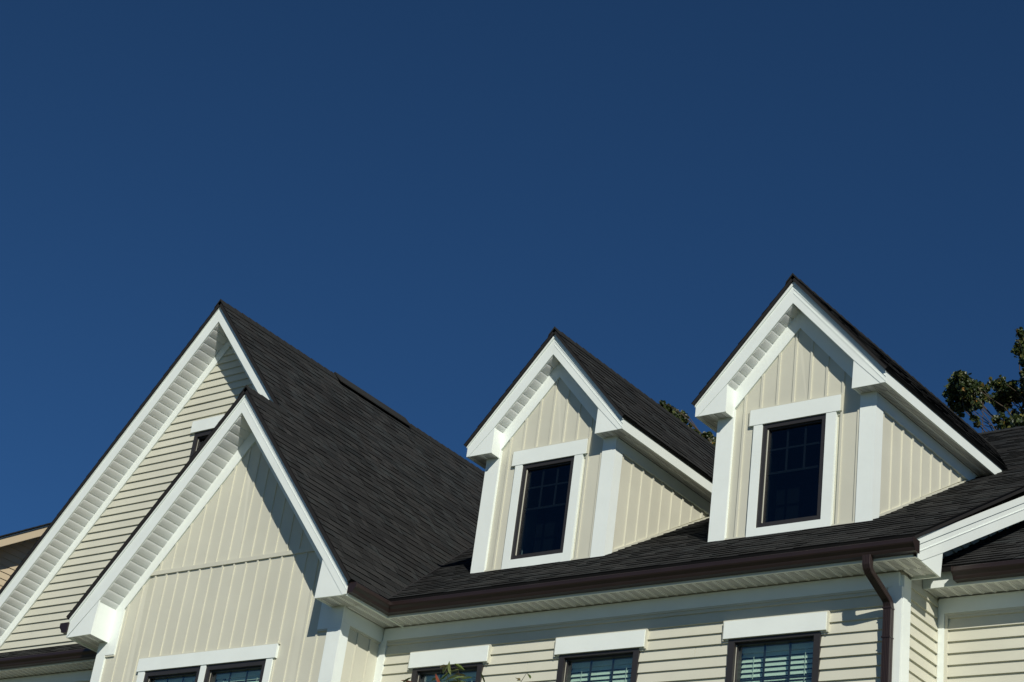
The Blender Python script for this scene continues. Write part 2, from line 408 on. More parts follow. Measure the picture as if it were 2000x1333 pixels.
# ---- main wall
OPEN = [(w_, w_+.918, -1.95, -.435) for w_ in (.528, 2.388, 4.265)]
mb = MB(); xs = [0.0]
for o in OPEN: xs += [o[0], o[1]]
xs.append(L)
for i in range(0, len(xs), 2): mb.box(xs[i], xs[i+1], .002, .12, -HZ, -.435)
for o in OPEN: mb.box(o[0], o[1], .002, .12, -HZ, -1.95)
mb.box(0, L, .002, .12, -.4345, .2)
mb.box(-6.95, -.1, .002, .12, -HZ, .25)
wall = part('wall', mb, CREAM, house)
siding(wall, F(0), .10, L-.12, -2.5, -.131, -.183, holes=[(o[0]+.01, o[1]-.01, o[2], o[3]) for o in OPEN])
board(wall, F(0), rect(.045, L, -.131, .0), .030, name='frieze_board')
board(wall, F(0), rect(.085, L-.10, -.150, -.1315), .026, CREAM, 'channel_trim')
board(wall, F(0), rect(.031, .10, -8.3, -.132), .031, name='inside_corner_trim')
board(wall, F(0), rect(L-.055, L+.030, -8.3, -.132), .032, name='corner_board')
board(wall, F(0), rect(L-.105, L-.0555, -8.3, -.132), .026, name='corner_board')
# ---- side wall at right end and setback wall
sw = part('side_wall', MB().slab(S(L), [(.0, -HZ), (YR+3.2, -HZ), (YR+3.2, 2.6), (.0, .15)], -.002, -.12), CREAM, house)
siding(sw, S(L), .13, YR-.03, -2.5, -.004, -.288)
siding(sw, S(L), YR-.3, YR+2.5, .1, 2.2, -.288, hps=[under(0, .05, MSL)])
board(sw, S(L), rect(.0, .065, -8.3, -.02), .031, name='corner_board')
board(sw, S(L), rect(.0655, .13, -8.3, -.02), .026, name='corner_board')
board(sw, S(L), rect(YR-.03, YR, -8.3, -.02), .020, CREAM, name='inside_corner_trim')
rw = part('setback_wall', MB().box(L, 14, YR+.002, YR+.12, -HZ, .1), CREAM, house)
siding(rw, F(YR), L+.105, 13.9, -2.5, -.155, -.2866)
board(rw, F(YR), rect(L+.02, 13.9, -.137, 0), .030, name='frieze_board')
board(rw, F(YR), rect(L+.075, 13.9, -.156, -.1375), .026, CREAM, name='channel_trim')
board(rw, F(YR), rect(L+.021, L+.075, -8.3, -.1375), .030, name='inside_corner_trim')
board(rw, F(YR), rect(L+.0755, L+.105, -8.3, -.1565), .024, CREAM, name='channel_trim')

# ---- front gable wall (board and batten)
GOPEN = [(-2.922, -1.998), (-1.914, -.985)]; GT, GB = -.478, -2.0
mb = MB(); f1 = F(A1)
gx = [-3.857, -2.922, -1.998, -1.914, -.985, 0]
for i in (0, 2, 4): mb.slab(f1, rect(gx[i], gx[i+1], -HZ, GT), -.002, -.1)
for a, b in GOPEN: mb.slab(f1, rect(a, b, -HZ, GB), -.002, -.1)
mb.slab(f1, [(-3.857, GT+.0005), (0, GT+.0005), (0, .35), (GX1, 2.55), (-3.857, .35)], -.002, -.1)
gw = part('gable_wall', mb, CREAMV, house)
hpf = [under(-3.55, .36, 1.153), under(-1.893, 2.25, -1.16)]
def foot(a, b): return -.45 if (b > -2.93 and a < -.97) else -2.5
battens(gw, f1, -3.70, -.16, foot, .706, -1.068, .1875, hpf)
battens(gw, f1, -3.70, -.16, lambda a, b: .752, 2.4, -1.02, .1875, hpf)
board(gw, f1, clip(rect(-3.5, -.1, .704, .754), hpf), .028, CREAM, 'belt_trim')
board(gw, f1, [(-3.55, .320), (-1.893, 2.235), (-1.893, 2.52), (-3.80, .25)], .030, name='frieze_board')
board(gw, f1, [(-1.8925, 2.235), (-.29, .376), (-.05, .42), (-1.8925, 2.52)], .030, name='frieze_board')
board(gw, f1, [(-3.857, -.232), (-3.548, -.232), (-3.548, .322), (-3.70, .365), (-3.857, .2)], .032, name='corner_board')
board(gw, f1, rect(-3.857, -3.70, -8.3, -.2325), .032, name='corner_board')
board(gw, f1, [(-.31, -.215), (.030, -.215), (.030, .2), (-.12, .40), (-.31, .40)], .032, name='corner_board')
board(gw, f1, rect(-.16, .030, -8.3, -.2155), .032, name='corner_board')
board(gw, f1, rect(-3.70, -3.548, -.252, -.2325), .027, CREAM, 'channel_trim')
board(gw, f1, rect(-.31, -.1605, -.235, -.2155), .027, CREAM, 'channel_trim')
# its two windows and their surround
board(gw, f1, rect(-3.06, -.85, -.480, -.328), .042, name='window_header')
board(gw, f1, rect(-3.075, -.835, -.3275, -.315), .034, CREAM, 'channel_trim')
for a, b in ((-3.03, -2.9225), (-1.9975, -1.9145), (-.9845, -.89)): board(gw, f1, rect(a, b, -2.1, -.4805), .034, name='window_casing')
for a, b in GOPEN: window(gw, f1, a, b, GB, GT-.004, .058, (-.86,), -1.24, True, .022, GLASS)
# right cheek of the front gable
ck = part('side_wall', MB().slab(S(0), [(A1, -HZ), (.0, -HZ), (.0, .3), (A1, .3)], -.002, -.1), CREAMV, house)
battens(ck, S(0), -.535, -.03, lambda a, b: -2.5, -.150, -.372, .1935)
board(ck, S(0), rect(A1, -.535, -8.3, -.1505), .030, name='corner_board')
board(ck, S(0), rect(A1, -.03, -.150, .005), .032, name='frieze_board')
board(ck, S(0), rect(-.53, -.04, -.170, -.1505), .024, CREAM, 'channel_trim')
board(ck, S(0), rect(-.03, -.0, -8.3, .0), .030, name='inside_corner_trim')
part('side_wall', MB().slab(SL(-3.857), rect(.0, -A1, -HZ, .3), -.002, -.1), CREAMV, house)

# ---- big gable wall with lap siding
mb = MB(); BX = GX2 - 3.45
gp_ = [(BX, .26), (0.0, .26), (-.15, .55), (GX2, 4.42), (BX, .40)]
for hp_ in ([(1, 0, -3.775)], [(-1, 0, 2.93)], [(-1, 0, 3.7745), (1, 0, -2.9305), (0, -1, -2.94)], [(-1, 0, 3.7745), (1, 0, -2.9305), (0, 1, 1.3)]): mb.slab(F(0), clip(gp_, hp_), -.002, -.1)
bw = part('gable_wall', mb, CREAM, house)
def hb(x): return None
HL = under(-6.701, .335, 1.174); HR = under(GX2, 4.135, -1.167)
siding(bw, F(0), -7.0, 0, .275, 4.2, 2.424-21*EXPO, hps=[HL, HR], holes=[(-3.77, -2.95, 1.3, 2.94)])
board(bw, F(0), [(-6.95, .05), (GX2, 4.135), (GX2, 4.42), (-6.95, .335)], .030, name='frieze_board')
board(bw, F(0), [(GX2+.0005, 4.135), (-.6, .79), (-.6, 1.07), (GX2+.0005, 4.42)], .030, name='frieze_board')
board(bw, F(0), rect(-3.84, -2.85, 2.945, 3.105), .045, name='window_header')
board(bw, F(0), rect(-3.855, -2.835, 3.1055, 3.118), .036, CREAM, 'channel_trim')
window(bw, F(0), -3.775, -2.93, 1.3, 2.94, .06, (2.45,), 2.1, False, .022, GLASSD)
part('wall', MB().box(-6.95, -6.85, .13, 7, -HZ, .3), CREAM, house)

# ================================================================== roofs
cth = lambda s: math.cos(math.atan(s)); sth = lambda s: math.sin(math.atan(s))
def deck(name, pts, th=.044):
    n = (Vector(pts[1])-Vector(pts[0])).cross(Vector(pts[2])-Vector(pts[1])).normalized()
    if n.z < 0: pts = pts[::-1]; n = -n
    return part(name, MB().prism([Vector(p)-n*.003 for p in pts], [Vector(p)-n*th for p in pts]), DECK, house)
# right slope shared by both gables: foot at x = XE
XE = .36
def yval(x): return (zG(x)-.150)/MSL-.395
VYTOP = yval(GX2)
gr = deck('roof', [(XE, FY1-.03, zG(XE)), (XE, yval(XE)+.02, zG(XE)), (GX1, yval(GX1)+.02, zG(GX1)), (GX1, FY1-.03, zG(GX1))])
gr2 = deck('roof', [(GX1, FY2-.03, zG(GX1)), (GX1, yval(GX1)+.02, zG(GX1)), (GX2, VYTOP+.02, zG(GX2)), (GX2, FY2-.03, zG(GX2))])
c_, s_ = cth(GSL), sth(GSL)
def uvG(x, y): return (y, (XE-x)/c_)
polys = [[uvG(XE, FY1-.03), uvG(XE, yval(XE)), uvG(GX1, yval(GX1)), uvG(GX1, FY1-.03)], [uvG(GX1, FY2-.03), uvG(GX1, yval(GX1)), uvG(GX2, VYTOP), uvG(GX2, FY2-.03)]]
shingles(gr, (XE, 0, zG(XE)), (-c_, 0, s_), (s_, 0, c_), polys, 170, lambda p: p.x > -1.9 and p.y < 2.0)
# left slopes
def left_slope(x0, z0, sl, xe, ya, yb):
    c, s = cth(sl), sth(sl); ze = z0 - sl*(x0-xe)
    dk = deck('roof', [(xe, yb, ze), (xe, ya, ze), (x0, ya, z0), (x0, yb, z0)])
    Lr = (x0-xe)/c
    shingles(dk, (xe, 0, ze), (c, 0, s), (-s, 0, c), [[(-yb, 0), (-ya, 0), (-ya, Lr), (-yb, Lr)]], 0, lambda p: False)
    return dk
left_slope(GX1, GZ1, LSL1, -4.19, FY1-.03, .02)
left_slope(GX2, GZ2, LSL2, -7.25, FY2-.03, VYTOP)
ridge_caps(gr, GX1, GZ1+.012, FY1-.035, FY2-.06, 1.15)
ridge_caps(gr2, GX2, GZ2+.012, FY2-.035, 1.85, 1.167); ridge_caps(gr2, GX2, GZ2+.012, 3.36, VYTOP, 1.167)
vt = MB(); z = GZ2
for sx in (-1, 1):
    A = [(GX2, 1.87, z+.060), (GX2+sx*.15, 1.87, z+.060-.15*1.05), (GX2+sx*.15, 1.87, z+.042-.15*1.05), (GX2, 1.87, z+.03)]
    B = [(p[0], 3.36, p[2]) for p in A]
    vt.prism(A if sx < 0 else A[::-1], B if sx < 0 else B[::-1], .35)
part('ridge_vent', vt, SHING, gr2, tone=True)
# main slope
YE = FE - .075; YT = 6.75
c_, s_ = cth(MSL), sth(MSL)
def xval(y): return (.575 - zmain(y))/GSL
mr = deck('roof', [(xval(YE)-.02, YE, zmain(YE)), (XR+.02, YE, zmain(YE)), (XR+.02, YT, zmain(YT)), (GX2-.05, YT, zmain(YT)), (GX2-.05, VYTOP, zmain(VYTOP))])
def uvM(x, y): return (x, (y-YE)/c_)
shingles(mr, (0, YE, zmain(YE)), (0, c_, s_), (0, -s_, c_), [[uvM(xval(YE), YE), uvM(XR+.03, YE), uvM(XR+.03, YT), uvM(GX2, YT), uvM(GX2, VYTOP)]], 90,
         lambda p: p.y < .62 or (p.x > 5.25 and p.y < 2.4), .128)
deck('roof', [(GX2-.05, YT, zmain(YT)), (XR+.02, YT, zmain(YT)), (XR+.02, YT+7, zmain(YT)-7*MSL), (GX2-.05, YT+7, zmain(YT)-7*MSL)])
part('wall', MB().box(-6.9, L, 13.3, 13.4, -HZ, .4), CREAM, house)
me = MB(); hi = .014
me.prism([(0, -.12, -.079), (0, 0, .0), (0, 0, .02), (0, -.12, -.079+hi)], [(.16, -.12, -.079), (.16, 0, .0), (.16, 0, .01), (.16, -.12, -.075)][:4], .4)
rc = me.mesh('ridge_cap', True); x = 2.0
while x < XR: link('ridge_cap', rc, SHING, mr, (x, YT, zmain(YT)+.012)); x += .135
va0, va1 = Vector((xval(YE), YE, zmain(YE))), Vector((GX2, VYTOP, zmain(VYTOP)))
vd = (va1-va0).normalized(); vn = Vector((s_*.6, -.4, 1)).normalized(); vn = (vn-vd*vn.dot(vd)).normalized(); vs2 = vd.cross(vn)
part('valley_gap_shade', MB().prism([va0+vs2*.011+vn*.011, va0-vs2*.011+vn*.011, va1-vs2*.011+vn*.011, va1+vs2*.011+vn*.011], [va0+vs2*.011-vn*.02, va0-vs2*.011-vn*.02, va1-vs2*.011-vn*.02, va1+vs2*.011-vn*.02]), DECK, mr)  # dark strip added to draw the shaded gap line where the two slopes meet
# setback roof
sr0 = YR-.27-.075
def zset(y): return .150 + MSL*(y-sr0)
sr = deck('roof', [(L, sr0, zset(sr0)), (14, sr0, zset(sr0)), (14, sr0+6, zset(sr0+6)), (L, sr0+6, zset(sr0+6))])
shingles(sr, (0, sr0, zset(sr0)), (0, c_, s_), (0, -s_, c_), [[(L, 0), (9, 0), (9, 3.0), (L, 3.0)]], 25, lambda p: p.y < 1.0)
# pent strip left of the front gable
def zp(y): return .035 + MSL*(y+.36)
pr_ = deck('roof', [(-7.2, -.36, zp(-.36)), (-3.86, -.36, zp(-.36)), (-3.86, .0, zp(0)), (-7.2, .0, zp(0))])
shingles(pr_, (0, -.36, zp(-.36)), (0, c_, s_), (0, -s_, c_), [[(-7.2, 0), (-3.87, 0), (-3.87, .42), (-7.2, .42)]], 20, lambda p: True)

# ---- front gable verge
def verge_strip(parent, mp, x0, z0, x1, z1, wdt, h, hb_): board(parent, mp, [(x0, z0-wdt), (x1, z1-wdt), (x1, z1), (x0, z0)] if x1 > x0 else [(x1, z1-wdt), (x0, z0-wdt), (x0, z0), (x1, z1)], h, WHITE, 'drip_trim', hb_)
ff = F(FY1); T = .02
va = part('verge', MB().slab(ff, [(-4.14, ZL+.003), (-3.69, .345), (-1.9, 2.469), (-1.888, 2.722), (-4.14, .165)], 0, -T), WHITE, house)
board(va, ff, [(.247, .006), (.296, .012), (.296, .178), (-1.887, 2.722), (-1.8995, 2.469), (-.13, .444)], 0, name='rake_board', h0=-T)
board(va, ff, [(-4.135, ZL), (-3.705, -.075), (-3.69, .343)], -.004, name='return_board', h0=-T)
board(va, ff, [(-.149, .008), (.2465, .005), (-.131, .443)], -.004, name='return_board', h0=-T)
verge_strip(va, ff, -4.145, .165, -1.888, 2.735, .055, .012, 0)
verge_strip(va, ff, .300, .188, -1.887, 2.735, .055, .012, 0)
verge_strip(va, ff, .300, .105, -1.89, 2.65, .008, .004, 0); verge_strip(va, ff, .298, .06, -1.895, 2.60, .006, .003, 0)
board(va, S(-3.72), [(FY1+T, -.078), (A1, -.078), (A1, .41), (FY1+T, .41)], .018, name='return_cheek')
board(va, SL(-.13), [(-A1, .01), (-FY1-T, .01), (-FY1-T, .44), (-A1, .44)], .018, name='return_cheek')
rake_soffit(va, -3.715, .312, -1.90, 2.466, FY1+T, A1)
rake_soffit(va, -1.897, 2.469, -.13, .444, FY1+T, A1, strip=.25)
flat_soffit_y(va, -4.115, -3.722, FY1+T, A1+.002, -.062, 3); flat_soffit_y(va, -4.115, -3.857, A1+.003, 0, -.062, 2)
flat_soffit_y(va, -.128, .275, FY1+T, A1+.002, .022, 3); flat_soffit_y(va, .033, .275, A1+.003, -.0315, .018, 2)
board(va, SL(-4.115), rect(0, -FY1-T-.001, ZL, .15), .022, name='eave_fascia')
board(va, S(.275), rect(FY1+T+.001, FE-.001, .0, .165), .031, name='eave_fascia')
# ---- big gable verge
f2 = F(FY2)
vb = part('verge', MB().slab(f2, [(-7.25, -.12), (-6.499, .763), (-3.445, 4.332), (-3.4655, 4.585), (-7.25, .145)], 0, -T), WHITE, house)
board(vb, f2, [(-3.465, 4.585), (-3.4445, 4.332), (-1.55, 2.12), (-1.55, 2.35)], 0, name='rake_board', h0=-T)
verge_strip(vb, f2, -7.25, .15, -3.4655, 4.60, .055, .012, 0); verge_strip(vb, f2, -1.6, 2.425, -3.465, 4.60, .055, .012, 0)
verge_strip(vb, f2, -1.6, 2.34, -3.462, 4.515, .008, .004, 0)
rake_soffit(vb, -7.2, -.060, -3.447, 4.329, FY2+T, -.001)
rake_soffit(vb, -3.443, 4.332, -1.2, 1.71, FY2+T, -.001, strip=.25)

# ---- main eave
ev = part('eave_fascia', MB().slab(F(FE+.02), rect(.277, XR, .0, .165), .02, 0), WHITE, house)
flat_soffit_x(ev, .30, XR-.02, FE+.021, -.031, .012)
board(ev, S(.277), rect(FE+.022, -.0, .0, .012), .03, name='soffit_joint')
# right verge of the main roof
fr_ = S(XR)
vc = part('verge', MB().slab(fr_, [(FE, .002), (-.185, .006), (.179, .227), (6.6, 4.26), (6.6, 4.50), (-.29, .150), (FE, .14)], 0, -T), WHITE, house)
board(vc, fr_, [(-.186, .003), (.148, -.012), (.178, .224)], -.004, name='return_board', h0=-T)
board(vc, fr_, [(-.29, .10), (6.6, 4.45), (6.6, 4.53), (-.29, .165)], .007, name='drip_trim')
board(vc, fr_, [(-.24, .062), (6.6, 4.385), (6.6, 4.395), (-.24, .070)], .004, name='drip_trim')
part('soffit_panel', MB().prism([(XR-T, .19, .25), (XR-T, 6.6, 4.28), (XR-T, 6.6, 4.31), (XR-T, .19, .28)], [(L, .19, .25), (L, 6.6, 4.28), (L, 6.6, 4.31), (L, .19, .28)]), WHITE, vc)
flat_soffit_y(vc, L+.035, XR-T, -.03, .148, .012, 2)
board(vc, F(.130), rect(L, XR-T, -.012, .26), .0, name='return_cheek', h0=-.018)
# setback eave
es = part('eave_fascia', MB().slab(F(YR-.25), rect(L, 14, 0, .16), .02, 0), WHITE, house)
flat_soffit_x(es, L+.002, 13.9, YR-.249, YR-.031, .012)
# pent eave
ep = part('eave_fascia', MB().slab(F(FE+.02), rect(-7.2, -4.115, ZL-.02, .05), .02, 0), WHITE, house)
flat_soffit_x(ep, -7.2, -4.116, FE+.021, -.002, ZL-.005)
board(ep, F(0), rect(-6.9, -3.86, ZL-.15, ZL-.02), .03, name='frieze_board')

# ---- gutters
GZ = .012
gm = gutter(house, lambda t, z: (.306+t, FE-t, z+GZ), lambda t, z: (XR+.03, FE-t, z+GZ))
endcap(gm, [(XR+.03, FE-t, z+GZ) for t, z in CAPP], (.006, 0, 0))
gg = gutter(house, lambda t, z: (.306+t, FY1+.01, z+GZ), lambda t, z: (.306+t, FE-t, z+GZ))
endcap(gg, [(.306+t, FY1+.004, z+GZ) for t, z in CAPP], (0, .006, 0))
gl = gutter(house, lambda t, z: (-4.138-t*1.35, -.02, z*1.1+GZ-.045), lambda t, z: (-4.138-t*1.35, FY1-.012, z*1.1+GZ-.045))
endcap(gl, [(-4.138-t*1.35, FY1-.012, z*1.1+GZ-.045) for t, z in CAPP], (0, -.006, 0))
gs = gutter(house, lambda t, z: (XR+.035, YR-.27-t, z+GZ), lambda t, z: (14, YR-.27-t, z+GZ))
endcap(gs, [(XR+.035, YR-.27-t, z+GZ) for t, z in CAPP], (-.006, 0, 0))
gp = gutter(house, lambda t, z: (-7.2, FE-t, z+ZL-.015), lambda t, z: (-4.142, FE-t, z+ZL-.015))

# ---- downspout
def sweep(pts, prof):
    mb = MB(); n = len(prof)
    for p in pts: mb.v += [(p[0]+a*p[3], p[1]+b*p[4], p[2]+b*p[5]) for a, b in prof]
    for k in range(len(pts)-1):
        for i in range(n):
            j = (i+1) % n; mb.f.append((k*n+i, (k+1)*n+i, (k+1)*n+j, k*n+j)); mb.t.append(.5)
    mb.f.append(tuple(range(n))); mb.f.append(tuple(reversed(range((len(pts)-1)*n, len(pts)*n)))); mb.t += [.5, .5]
    return mb
prof = []
w2, d2 = .037, .027
for i in range(5):
    a = -w2 + .008 + i*(2*w2-.016)/4
    prof += [(a-.004, -d2), (a-.003, -d2-.004), (a+.003, -d2-.004), (a+.004, -d2)]
prof = [(-w2, d2), (-w2, -d2+.004), (-w2+.003, -d2)] + prof[0:] + [(w2-.003, -d2), (w2, -d2+.004), (w2, -.006), (w2+.003, 0), (w2, .006), (w2, d2)]
path = [(5.785, -.345, .03, 1, 1, 0), (5.785, -.345, -.055, 1, 1, .0), (5.787, -.335, -.085, 1, .95, .2), (5.792, -.312, -.115, 1, .85, .5), (5.800, -.275, -.14, 1, .75, .62),
        (5.825, -.145, -.235, 1, .75, .62), (5.833, -.105, -.265, 1, .85, .5), (5.838, -.083, -.295, 1, .95, .2), (5.840, -.073, -.33, 1, 1, 0), (5.840, -.073, -HZ+.15, 1, 1, 0)]
ds = part('downspout', sweep(path, prof), BROWN, house)
for z in (-.345, -.605): part('pipe_joint', MB().box(5.840-.041, 5.840+.041, -.073-.034, -.073+.030, z-.006, z+.006), BROWN, ds)
part('pipe_bracket', MB().box(5.840-.045, 5.840+.045, -.073-.036, -.03, -1.3, -1.27), BROWN, ds)

# ================================================================== dormers
def dormer(px, dz, wd, nsh):
    D, FD = .7166, .532
    X = lambda a: px + a
    zb = .855; zs = 2.215 + dz; hw = wd/2; za = 3.545 + dz; sl = 1.137; ed = .20
    def Fm(y0): return lambda a, z, h: (px + a, y0 - h, z)
    fm = Fm(D); sr_ = S(px+wd); slm = SL(px)
    wx0, wx1, wz0, wz1 = .495, 1.194, .962+dz*.7, 2.098+dz
    yend = lambda z: (z-.150)/MSL-.395
    # core walls with the window opening
    mb = MB()
    for poly in (rect(0, wx0, zb, wz1), rect(wx1, wd, zb, wz1), rect(wx0, wx1, zb, wz0), [(0, wz1+.0005), (wd, wz1+.0005), (wd, zs), (hw, za-.15), (0, zs)]): mb.slab(fm, poly, -.002, -.08)
    tri = [(D+.081, zmain(D+.081)-.1), (yend(zs)+.1, zs), (D+.081, zs)]
    mb.slab(sr_, tri, -.002, -.08)
    mb.slab(slm, [(-a, z) for a, z in tri][::-1], -.002, -.08)
    d = part('dormer', mb, CREAMV, house)
    # front
    flo = 3.10 + dz
    hp = [under(hw, flo, sl), under(hw, flo, -sl)]
    battens(d, fm, .155, wd-.14, lambda a, b: (wz1-.05 if (b > wx0+.01 and a < wx1-.01) else zb+.02), 3.2, .268, .1805, hp)
    zl = lambda a: flo - sl*abs(a-hw)
    board(d, fm, [(.10, zl(.10)), (hw, flo), (hw, flo+.29), (.03, zl(.03)+.29)], .030, name='frieze_board')
    board(d, fm, [(hw+.0005, flo), (wd-.10, zl(wd-.1)), (wd-.03, zl(wd-.03)+.29), (hw+.0005, flo+.29)], .030, name='frieze_board')
    board(d, fm, [(-.03, zb), (.155, zb), (.155, zl(.155)+.03), (.09, zl(.09)+.2), (-.03, zs)], .032, name='corner_board')
    board(d, fm, [(wd-.14, zb), (wd+.03, zb), (wd+.03, zs), (wd-.09, zl(wd-.09)+.2), (wd-.14, zl(wd-.14)+.03)], .032, name='corner_board')
    board(d, fm, rect(.156, wx0-.099, zb, zb+.03), .024, CREAM, 'channel_trim'); board(d, fm, rect(wx1+.106, wd-.141, zb, zb+.03), .024, CREAM, 'channel_trim')
    # window surround
    zt = 2.082 + dz
    board(d, fm, rect(.350, 1.345, zt+.0, zt+.172), .040, name='window_header')
    board(d, fm, rect(.338, 1.357, zt+.1725, zt+.184), .038, CREAM, 'channel_trim'); board(d, fm, rect(1.3455, 1.357, zt, zt+.172), .036, CREAM, 'channel_trim'); board(d, fm, rect(.338, .3495, zt, zt+.172), .036, CREAM, 'channel_trim')
    board(d, fm, rect(.397, wx0-.0005, wz0-.10, zt-.0005), .036, name='window_casing'); board(d, fm, rect(wx1+.0005, 1.300, wz0-.10, zt-.0005), .036, name='window_casing')
    board(d, fm, rect(wx0, wx1, wz0-.10, wz0-.0005), .0365, name='window_sill')
    # window pieces hang under the dormer
    window_flat(d, fm, wx0, wx1, wz0, min(wz1, zt)-.001, dz)
    # cheeks
    hs = [over(0, zmain(0)+.03, MSL)]
    fz = zs - .13
    battens(d, sr_, D+.10, yend(fz), lambda a, b: .5, fz, 1.033, .1875, hs)
    board(d, sr_, clip(rect(D, D+.10, .6, fz), [over(0, zmain(0)-.01, MSL)]), .030, name='corner_board')
    board(d, sr_, clip(rect(D, 3.2, fz, zs), [over(0, zmain(0)-.03, MSL)]), .032, name='frieze_board')
    board(d, sr_, [(D+.05, zmain(D+.05)-.02), (yend(zs), zs-.02), (yend(zs), zs+.015), (D+.05, zmain(D+.05)+.035)], .026, CREAM, 'channel_trim')
    hl = [(-1*MSL, -1, -(zmain(0)+.03))]
    board(d, slm, [(-yend(zs), zs), (-D, zmain(D)), (-D, zs)], .012, CREAMV, 'wall_panel'); board(d, slm, clip(rect(-D-.10, -D, .6, fz), [(-MSL, -1, -(zmain(0)-.01))]), .030, name='corner_board')
    # verge boards
    vf = Fm(FD); T = .02; zt_ = lambda a: za - sl*abs(a-hw)
    xl, xr_ = -ed, wd+ed; il, ir = .148, wd-.143
    zi = lambda a: za-.238 - sl*.985*abs(a-hw)
    board(d, vf, [(xl, zs), (xl+.03, zs), (il, zi(il)), (hw, za-.238), (hw, za), (xl, zt_(xl))], 0, name='rake_board', h0=-T)
    board(d, vf, [(hw+.0005, za-.238), (ir, zi(ir)), (xr_-.05, zs), (xr_, zs), (xr_, zt_(xr_)), (hw+.0005, za)], 0, name='rake_board', h0=-T)
    board(d, vf, [(xl+.031, zs), (il+.006, zs), (il, zi(il)-.002)], -.004, name='return_board', h0=-T)
    board(d, vf, [(ir-.006, zs), (xr_-.051, zs), (ir, zi(ir)-.002)], -.004, name='return_board', h0=-T)
    for sgn, e in ((-1, xl-.005), (1, xr_+.005)):
        p0, p1 = (e, zt_(e)+.012), (hw + sgn*.0004, za+.014)
        for w_, h_, off in ((.045, .012, 0), (.007, .004, .085), (.006, .003, .135)):
            if sgn < 0: q = [(p0[0], p0[1]-w_-off), (p1[0], p1[1]-w_-off), (p1[0], p1[1]-off), (p0[0], p0[1]-off)]
            else: q = [(p1[0], p1[1]-w_-off), (p0[0], p0[1]-w_-off), (p0[0], p0[1]-off), (p1[0], p1[1]-off)]
            if off and sgn < 0: continue
            board(d, vf, q, h_, name='drip_trim')
    board(d, S(px+il-.018), [(FD+T, zs), (D, zs), (D, zi(il)+.06), (FD+T, zi(il)+.06)], .0175, name='return_cheek')
    board(d, SL(px+ir+.018), [(-D, zs), (-FD-T, zs), (-FD-T, zi(ir)), (-D, zi(ir)+.02)], .0175, name='return_cheek')
    rake_soffit(d, X(il-.02), zi(il-.02)-.003, X(hw-.003), za-.241, FD+T, D)
    rake_soffit(d, X(hw+.003), za-.238, X(ir), zi(ir), FD+T, D, strip=.25)
    # eaves
    ye = yend(zs)+.25
    for mp, sg in ((S(px+wd+ed-.02), 1), (SL(px-ed+.02), -1)):
        pl = rect(FD+T+.001, ye, zs, zt_(xr_)+.004)
        if sg < 0: pl = [(-a, z) for a, z in pl][::-1]
        board(d, mp, pl, .0205, name='eave_fascia')
    flat_soffit_y(d, X(wd+.032), X(wd+ed-.021), D+.001, ye, zs+.012, 2); flat_soffit_y(d, X(ir+.019), X(wd+ed-.021), FD+T, D, zs+.012, 2)
    flat_soffit_y(d, X(-ed+.021), X(-.001), D+.001, ye, zs+.012, 2); flat_soffit_y(d, X(-ed+.021), X(il-.019), FD+T, D, zs+.012, 2)
    # roof
    zr = za + .060; xe = ed+.034; run = hw + xe; ze = zr - sl*run - .026; rs = (zr-ze)/run; c, s = cth(rs), sth(rs); Lr = run/c; y0 = FD-.035
    yv = lambda v: yend(ze + v*s)
    rd = MB()
    for sg in (1, -1):
        q = [(px+hw+sg*run, y0, ze), (px+hw+sg*run, yv(0)+.1, ze), (px+hw, yv(Lr)+.1, zr), (px+hw, y0, zr)]
        if sg < 0: q = q[::-1]
        n = Vector((sg*s, 0, c)); rd.prism([Vector(p)-n*.003 for p in q], [Vector(p)-n*.032 for p in q])
    part('roof_deck', rd, DECK, d)
    shingles(d, (px+hw+run, 0, ze), (-c, 0, s), (s, 0, c), [[(y0, 0), (yv(0), 0), (yv(Lr), Lr), (y0, Lr)]], nsh, lambda p: p.y < 3.0)
    shingles(d, (px+hw-run, 0, ze), (c, 0, s), (-s, 0, c), [[(-yv(0), 0), (-y0, 0), (-y0, Lr), (-yv(Lr), Lr)]], 0, lambda p: False)
    ridge_caps(d, px+hw, zr+.012, y0-.005, yv(Lr)-.05, sl, .11)
    return d
